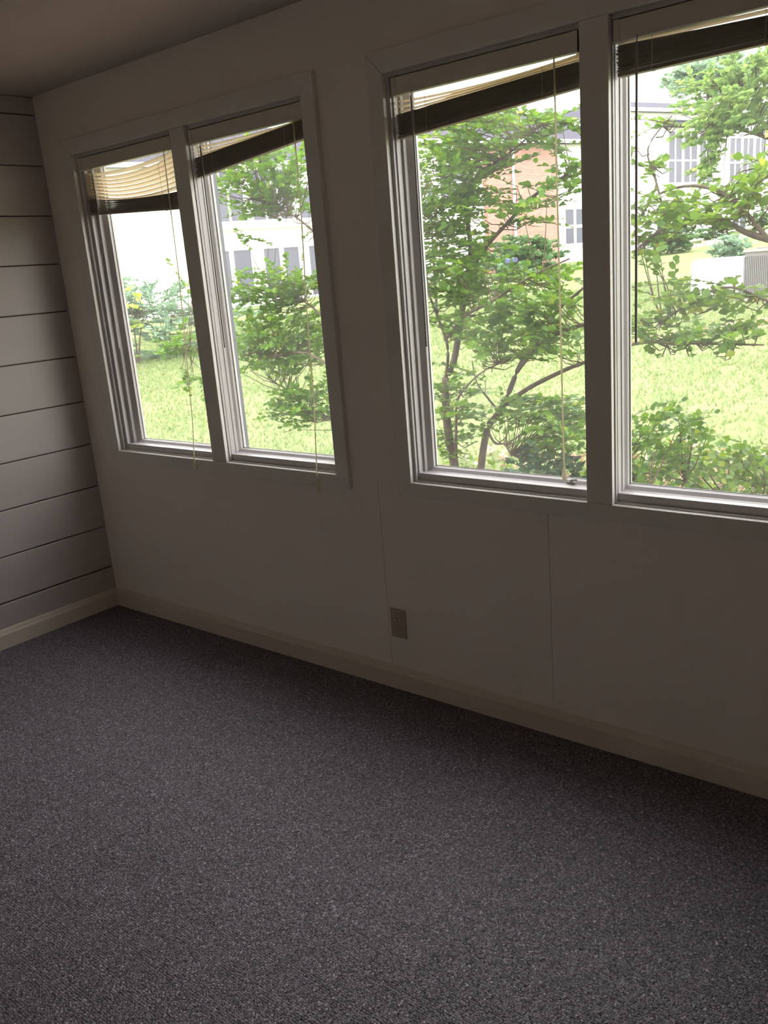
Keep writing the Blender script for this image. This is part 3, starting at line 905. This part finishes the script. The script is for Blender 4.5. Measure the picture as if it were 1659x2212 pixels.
# grass blades
def grass():
    n = 90000
    # spread evenly over the wedge of lawn that lies before the windows
    az = rg.uniform(math.radians(-3), math.radians(63), n)
    dd = np.sqrt(rg.uniform(0, 1, n)) ** 1.25 * 24 + 5.0
    x = 3.82 - np.sin(az) * dd
    y = -2.34 + np.cos(az) * dd
    keep = (y > 2.0) & ~((x > -0.5) & (x < 4.5) & (y < 4.4))
    x, y, dd = x[keep], y[keep], dd[keep]
    n = len(x)
    z = -0.45 + 0.039 * y + 0.03 * np.sin(x * .9 + y * .6) - 0.005
    h = rg.uniform(.035, .085, n) * (0.8 + dd * 0.02)
    w = 0.006 + dd * 0.0008
    a = rg.uniform(0, 2 * math.pi, n)
    lx, ly = rg.normal(0, .5, n) * h, rg.normal(0, .5, n) * h
    V = np.zeros((n, 3, 3))
    V[:, 0] = np.stack([x - np.cos(a) * w, y - np.sin(a) * w, z], 1)
    V[:, 1] = np.stack([x + np.cos(a) * w, y + np.sin(a) * w, z], 1)
    V[:, 2] = np.stack([x + lx, y + ly, z + h], 1)
    F = np.arange(3 * n).reshape(n, 3)
    o = arr_mesh('grass', V.reshape(-1, 3), F, 'blade')
    tag(o, 'short bright grass blades covering the lawn', 'grass', kind='stuff')
grass()

# shrubs farther off
def gp(x, y): return (x, y, gz(x, y))
def ball(x, y, z, rh, rv, n): return (x, y, gz(x, y) + z, rh, rh, rv, n)
shrub('juniper_bush', 'large feathery blue-green juniper at the far edge of the lawn, by the plank wall', [ball(-13.6, 10.6, 0.8, 1.5, 0.9, 120), ball(-14.4, 10.2, 1.5, 1.0, 0.6, 50), ball(-12.4, 11.6, .7, 1.0, 0.7, 50)], 'juniper', 0.13, 0.6, 30, gp(-13.5, 10.7), 31, 5, 1.6, tr=0.004, width=0.5)
shrub('yellow_shrub', 'bright yellow-green leafy shrub in front of the feathery juniper', [ball(-13.2, 9.3, 1.2, 0.6, 0.6, 22), ball(-14.0, 9.0, 1.8, .35, .35, 10)], 'yellowleaf', 0.10, 0.4, 10, gp(-13.2, 9.6), 32, 4, 1.6, tr=0.008)
shrub('hydrangea', 'hydrangea bush with pale blue flower heads beyond the tree trunks', [ball(-13.4, 24.4, 0.6, 1.5, 0.6, 70)], 'hedge', 0.18, 0.5, 12, gp(-13.4, 24.4), 33, 5, 0.9, tr=0.008)
hy = [o for o in COL.objects if o.name.startswith('hydrangea') and o.type == 'EMPTY'][0]
for k in range(9):
    rr = random.Random(100 + k)
    mb = MB()
    fx, fy = rr.uniform(-1.3, 1.3), rr.uniform(-1.0, 0.4)
    fz = rr.uniform(.5, 1.25)
    V = []
    for q in range(40):
        v = Vector((rr.gauss(0, 1), rr.gauss(0, 1), rr.gauss(0, 1))).normalized()
        c = Vector((fx, fy, fz)) + v * 0.085
        t = v.orthogonal().normalized(); u = v.cross(t)
        o_ = len(mb.v)
        mb.v += [tuple(c + t * .035), tuple(c + u * .035), tuple(c - t * .035), tuple(c - u * .035)]
        mb.f.append((o_, o_ + 1, o_ + 2, o_ + 3))
    mb.build('flower_head', 'petal', hy, fix=False)
shrub('boxwood_bush', 'rounded dark green boxwood against the brick house', [ball(-17.3, 34.0, 0.8, 1.7, 0.85, 130)], 'hedge', 0.24, 0.6, 16, gp(-17.3, 34.0), 34, 5, 1.3, tr=0.012)
shrub('boxwood_bush', 'rounded dark green boxwood beside the stone edging of the far lawn', [ball(-13.8, 42.6, 0.7, 1.05, 0.75, 110)], 'hedge', 0.2, 0.5, 16, gp(-13.8, 42.6), 35, 5, 1.2, tr=0.012)
shrub('low_shrub', 'small pale shrub on the far lawn above the white utility box', [ball(-6.5, 29.5, .55, .8, .5, 50)], 'juniper', 0.2, 0.5, 12, gp(-6.5, 29.5), 36, 4, .8, tr=0.01)
for i, (x, y) in enumerate([(-15.6, 46.2), (-14.2, 50.0), (-12.8, 53.8)]):
    shrub('foundation_shrub', ['low green foundation shrub next to the far boxwood', 'low green foundation shrub, middle one of the row before the white house', 'low green foundation shrub farthest along the white house'][i],
          [ball(x, y, .5, .9, .5, 40)], 'hedge', 0.22, 0.5, 12, gp(x, y), 40 + i, 4, .8, tr=0.01)
ed = tag(empty('stone_edging', gp(-14.0, 45.5), math.radians(-20)), 'low row of reddish edging stones along the far lawn', 'edging')
for k in range(24):
    t = k * 0.76
    x, y = -14.0 + t * 0.342, 45.5 + t * 0.94
    rr = random.Random(k)
    dz = gz(x, y) - gz(-14.0, 45.5)
    MB().box(-.16, .16, t - .36, t + .36, dz - .1, dz + rr.uniform(.16, .26)).build('stone', 'stone', ed)

# shade tree
BIG = [(-3.77, 20.0, 4.91, 0.97, 1.2, 0.75, 80), (-2.62, 19.0, 4.45, 0.81, 1.2, 0.6, 70), (-3.83, 19.0, 4.15, 0.52, 0.8, 0.52, 36), (-3.71, 19.0, 3.45, 0.26, 0.5, 0.63, 24),
       (-2.96, 20.0, 5.34, 0.73, 1.2, 0.52, 44), (-3.1, 19.0, 4.0, 0.52, 0.8, 0.3, 18), (-1.6, 20.0, 4.4, 1.2, 1.5, 1.6, 140), (-2.3, 19.0, 3.1, 0.41, 0.5, 0.3, 14)]
tree('shade_tree', 'broad shade tree with dense small leaves hanging before the white house', 'tree', (-1.4, 20.5, gz(-1.4, 20.5)),
     [([(-1.4, 20.5, 0.25), (-1.45, 20.5, 1.6), (-1.6, 20.3, 3.0), (-1.9, 20.2, 4.4), (-2.2, 20.2, 5.8)], 0.16, 0.04),
      ([(-1.6, 20.3, 2.9), (-2.4, 19.8, 3.6), (-3.2, 19.4, 4.0), (-3.8, 19.2, 4.2)], 0.06, 0.015), ([(-1.9, 20.2, 4.3), (-2.8, 20, 4.8), (-3.9, 20, 5.1)], 0.05, 0.012),
      ([(-1.5, 20.4, 2.4), (-0.9, 20.2, 3.6), (-.7, 20, 4.8)], 0.07, 0.02)], BIG, 'bigleaf', size=0.11, twig=0.5, per=22, seed=50, twig_r=0.005, flat=0.9)
tree('orange_sapling', 'slim sapling with a few orange leaves at the right edge above the limb', 'tree', (2.02, 6.0, gz(2.02, 6)),
     [([(2.02, 6, -.3), (2.0, 6.0, 1.0), (1.85, 6.0, 2.0), (1.62, 6.0, 2.4)], 0.014, 0.004)], [(1.50, 6.0, 2.42, .06, .1, .04, 3)], 'orange', size=0.05, twig=0.14, per=6, seed=51)
tree('distant_tree', 'pale hazy tree rising beyond the roofs', 'tree', (-22.0, 70.5, gz(-22.0, 70.5)),
     [([(-22, 70.5, 4), (-22, 70.5, 9), (-22, 70.5, 14)], .35, .08)], [(-23.7, 70.3, 13.8, 1.5, 2.5, 1.1, 50), (-22.0, 70.3, 14.3, 1.8, 2.5, 1.4, 60), (-20.2, 70.3, 13.6, 2.0, 2.5, 1.8, 60)], 'farleaf', size=0.4, twig=1.2, per=18, seed=52, twig_r=0.015, flat=.9)

# ------------------------------------------------------------------ lamp post
lpz = gz(-9.41, 16.0)
lm = tag(empty('lamp_post', (-9.41, 16.0, lpz)), 'black garden lamp post with a capped lantern behind the tree leaves', 'lamp')
top = 2.86 - lpz
MB().tube([(0, 0, 0), (0, 0, .14), (0, 0, .18), (0, 0, top - .05), (0, 0, top)], [.07, .065, .035, .03, .08], 12).build('post', 'black_iron', lm)
ln = MB().tube([(0, 0, top + .015), (0, 0, top + .44)], [.105, .137], 6).build('lantern_glass', 'lantern_glass', lm)
for k in range(6):
    a = 2 * math.pi * k / 6
    MB().tube([(.11 * math.cos(a), .11 * math.sin(a), top), (.142 * math.cos(a), .142 * math.sin(a), top + .45)], .013, 5).build('glazing_bar', 'black_iron', ln)
MB().tube([(0, 0, top), (0, 0, top + .02)], .12, 6).build('lantern_floor', 'black_iron', lm)
MB().tube([(0, 0, top + .44), (0, 0, top + .46), (0, 0, top + .57), (0, 0, top + .62), (0, 0, top + .66)], [.20, .195, .08, .03, .01], 12).build('lantern_cap', 'black_iron', lm)

# ------------------------------------------------------------------ cooling unit and utility box
ac = tag(empty('air_conditioner', (-2.05, 18.3, gz(-2.05, 18.3)), math.radians(-12)), 'grey outdoor air conditioner with vertical fins beside the white utility box', 'air conditioner')
MB().box(-.52, .52, -.52, .52, -.1, .06).build('pad', 'stone', ac)
MB().box(-.40, .40, -.40, .40, .06, 1.08).build('cabinet', 'grey_metal', ac, bevel=.02)
for k in range(19):
    x = -.38 + k * .76 / 18
    MB().box(x - .010, x + .010, -.425, -.40, .12, .96).build('fin', 'grey_metal', ac)
for k in range(19):
    y = -.38 + k * .76 / 18
    MB().box(-.425, -.40, y - .010, y + .010, .12, .96).build('fin', 'grey_metal', ac)
MB().box(-.43, .43, -.43, .43, 1.04, 1.10).build('top_cover', 'beige_metal', ac, bevel=.015)
MB().tube([(0, 0, 1.10), (0, 0, 1.125)], .30, 20).build('fan_guard', 'grey_metal', ac)
ub = tag(empty('utility_box', (-3.55, 19.6, gz(-3.55, 19.6)), math.radians(-12)), 'white painted utility box with rounded edges on the lawn', 'utility box')
MB().box(-.62, .62, -.4, .4, -.1, .9).build('cabinet', 'white_ext', ub, bevel=.12)
MB().box(-.45, .45, -.415, -.395, .1, .45).build('access_panel', 'white_trim', ub, bevel=.01)

# ------------------------------------------------------------------ houses across the lawn
FX, FY, FA = -27.6, 19.5, math.radians(70)
def house_root(name, u, label):
    x, y = FX + u * math.cos(FA), FY + u * math.sin(FA)
    return tag(empty(name, (x, y, 0), FA), label, 'house')

def hwindow(root, u0, u1, z0, z1, cols, rows, rail=None, fw=0.09, mw=0.05, yo=0.0):
    f = MB()
    f.rect_loop([(u0 - fw, u1 + fw, z0 - fw, z1 + fw, yo - .07), (u0, u1, z0, z1, yo - .07), (u0, u1, z0, z1, yo - .001), (u0 - fw, u1 + fw, z0 - fw, z1 + fw, yo - .001)])
    fo = f.build('window_frame', 'white_trim', root)
    zb = [z0] + ([rail] if rail else [z0 + (z1 - z0) * k / rows for k in range(1, rows)]) + [z1]
    for r in range(len(zb) - 1):
        for c in range(cols):
            a = u0 + (u1 - u0) * c / cols; e = u0 + (u1 - u0) * (c + 1) / cols
            MB().box(a + mw / 2 * (c > 0), e - mw / 2 * (c < cols - 1), yo - .035, yo - .02, zb[r] + mw / 2 * (r > 0), zb[r + 1] - mw / 2 * (r < len(zb) - 2)).build('pane', 'pane_dark', fo)
    m = MB()
    for c in range(1, cols):
        x = u0 + (u1 - u0) * c / cols
        m.box(x - mw / 2, x + mw / 2, yo - .06, yo - .002, z0, z1)
    for z in zb[1:-1]:
        m.box(u0, u1, yo - .059, yo - .003, z - mw / 2, z + mw / 2)
    if m.v: m.build('muntins', 'white_trim', fo)
    return fo

def gable_roof(root, u0, u1, y0, y1, ze, zr, ov=.5, hip=2.5, end=0.02):
    m = MB()
    ym = (y0 + y1) / 2
    a, e = u0 + end, u1 - end
    m.v = [(a, y0 - ov, ze), (e, y0 - ov, ze), (e, y1 + ov, ze), (a, y1 + ov, ze), (a + hip, ym, zr), (e - hip, ym, zr),
           (a, y0 - ov, ze + .15), (e, y0 - ov, ze + .15), (e, y1 + ov, ze + .15), (a, y1 + ov, ze + .15)]
    m.f = [(0, 1, 2, 3), (0, 6, 7, 1), (1, 7, 8, 2), (2, 8, 9, 3), (3, 9, 6, 0), (6, 4, 5, 7), (7, 5, 8), (8, 5, 4, 9), (9, 4, 6)]
    r = m.build('roof', 'roof', root)
    f = MB()
    f.rect_loop([(a - .03, e + .03, y0 - ov - .03, y1 + ov + .03, ze - .04), (a - .03, e + .03, y0 - ov - .03, y1 + ov + .03, ze + .14), (a + .02, e - .02, y0 - ov + .02, y1 + ov - .02, ze + .14), (a + .02, e - .02, y0 - ov + .02, y1 + ov - .02, ze - .04)])
    f.v = [(x, z, y) for x, y, z in f.v]
    f.build('fascia', 'white_trim', r)
    return r

# house nearest the plank wall: pale brick end, white bay of tall windows
ha = house_root('house', 0, 'pale house with rows of dark windows seen through the window by the plank wall')
MB().box(-14, 3.2, 0, 9, -.5, 6.3).build('brick_wall', 'pale_brick', ha)
MB().box(3.2, 13.5, -.15, 9, -.5, 6.3).build('wall', 'white_ext', ha)
for u0, u1 in ((3.75, 4.68), (4.88, 5.68), (6.30, 7.04), (7.26, 7.98), (8.5, 9.3), (9.5, 10.3)):
    hwindow(ha, u0, u1, 0.75, 2.88, 1, 1, fw=.07, yo=-.15)
for u0, u1 in ((3.6, 5.62), (6.0, 7.9), (8.3, 10.2)):
    hwindow(ha, u0, u1, 4.08, 5.35, 3, 1, fw=.08, mw=.1, yo=-.15)
for u0, u1 in ((3.6, 5.62), (6.0, 7.9)):
    hwindow(ha, u0, u1, 5.55, 6.12, 2, 1, fw=.05, mw=.08, yo=-.15)
m = MB().prism([(-.45, 3.72), (-.45, 3.78), (-.15, 3.95), (-.15, 3.72)], 'x', 3.2, 13.5).build('porch_roof', 'pale_brick', ha)
gable_roof(ha, -14, 13.5, 0, 9, 6.3, 8.6)

hb = house_root('house', 13.56, 'red brick house with a white downspout behind the crape myrtle trunks')
MB().box(0, 4.8, -.3, 9, -.5, 7.1).build('wall', 'white_ext', hb)
MB().box(4.8, 9.4, -.6, 9, -.5, 7.1).build('brick_wall', 'brick', hb)
MB().box(9.4, 14.0, -.4, 9, -.5, 7.1).build('wall', 'white_ext', hb)
hwindow(hb, 10.02, 11.36, 2.15, 3.88, 2, 2, fw=.16, mw=.16, yo=-.4)
hwindow(hb, 12.3, 13.5, 2.15, 3.88, 2, 2, fw=.16, mw=.16, yo=-.4)
hwindow(hb, 2.2, 3.6, 4.6, 6.2, 2, 2, yo=-.3)
MB().tube([(6.45, -.68, 7.0), (6.45, -.68, .2)], .07, 8).build('downspout', 'white_trim', hb)
gable_roof(hb, 0, 14, -.6, 9, 7.1, 9.4)

hc = house_root('house', 27.6, 'tall white house with paired sunroom windows behind the shade tree')
MB().box(0, 20, -.5, 9, -.5, 8.7).build('wall', 'white_ext', hc)
for g0 in ((3.66, 4.72), (4.9, 5.98), (6.2, 7.3)):
    hwindow(hc, g0[0], g0[1], 5.05, 7.75, 2, 2, rail=6.22, fw=.07, mw=.09, yo=-.5)
for g0 in ((8.8, 9.78), (9.98, 10.9), (11.1, 12.04)):
    hwindow(hc, g0[0], g0[1], 4.98, 7.4, 2, 2, rail=6.05, fw=.07, mw=.09, yo=-.5)
for g0 in ((4.0, 5.2), (9.2, 10.4)):
    hwindow(hc, g0[0], g0[1], 2.3, 3.9, 2, 2, fw=.1, mw=.08, yo=-.5)
MB().prism([(-1.2, 7.95), (-1.2, 8.05), (-.5, 8.35), (-.5, 7.95)], 'x', 3.2, 7.8).build('bay_roof', 'roof', hc)
gable_roof(hc, 0, 20, -.5, 9, 8.7, 10.2)
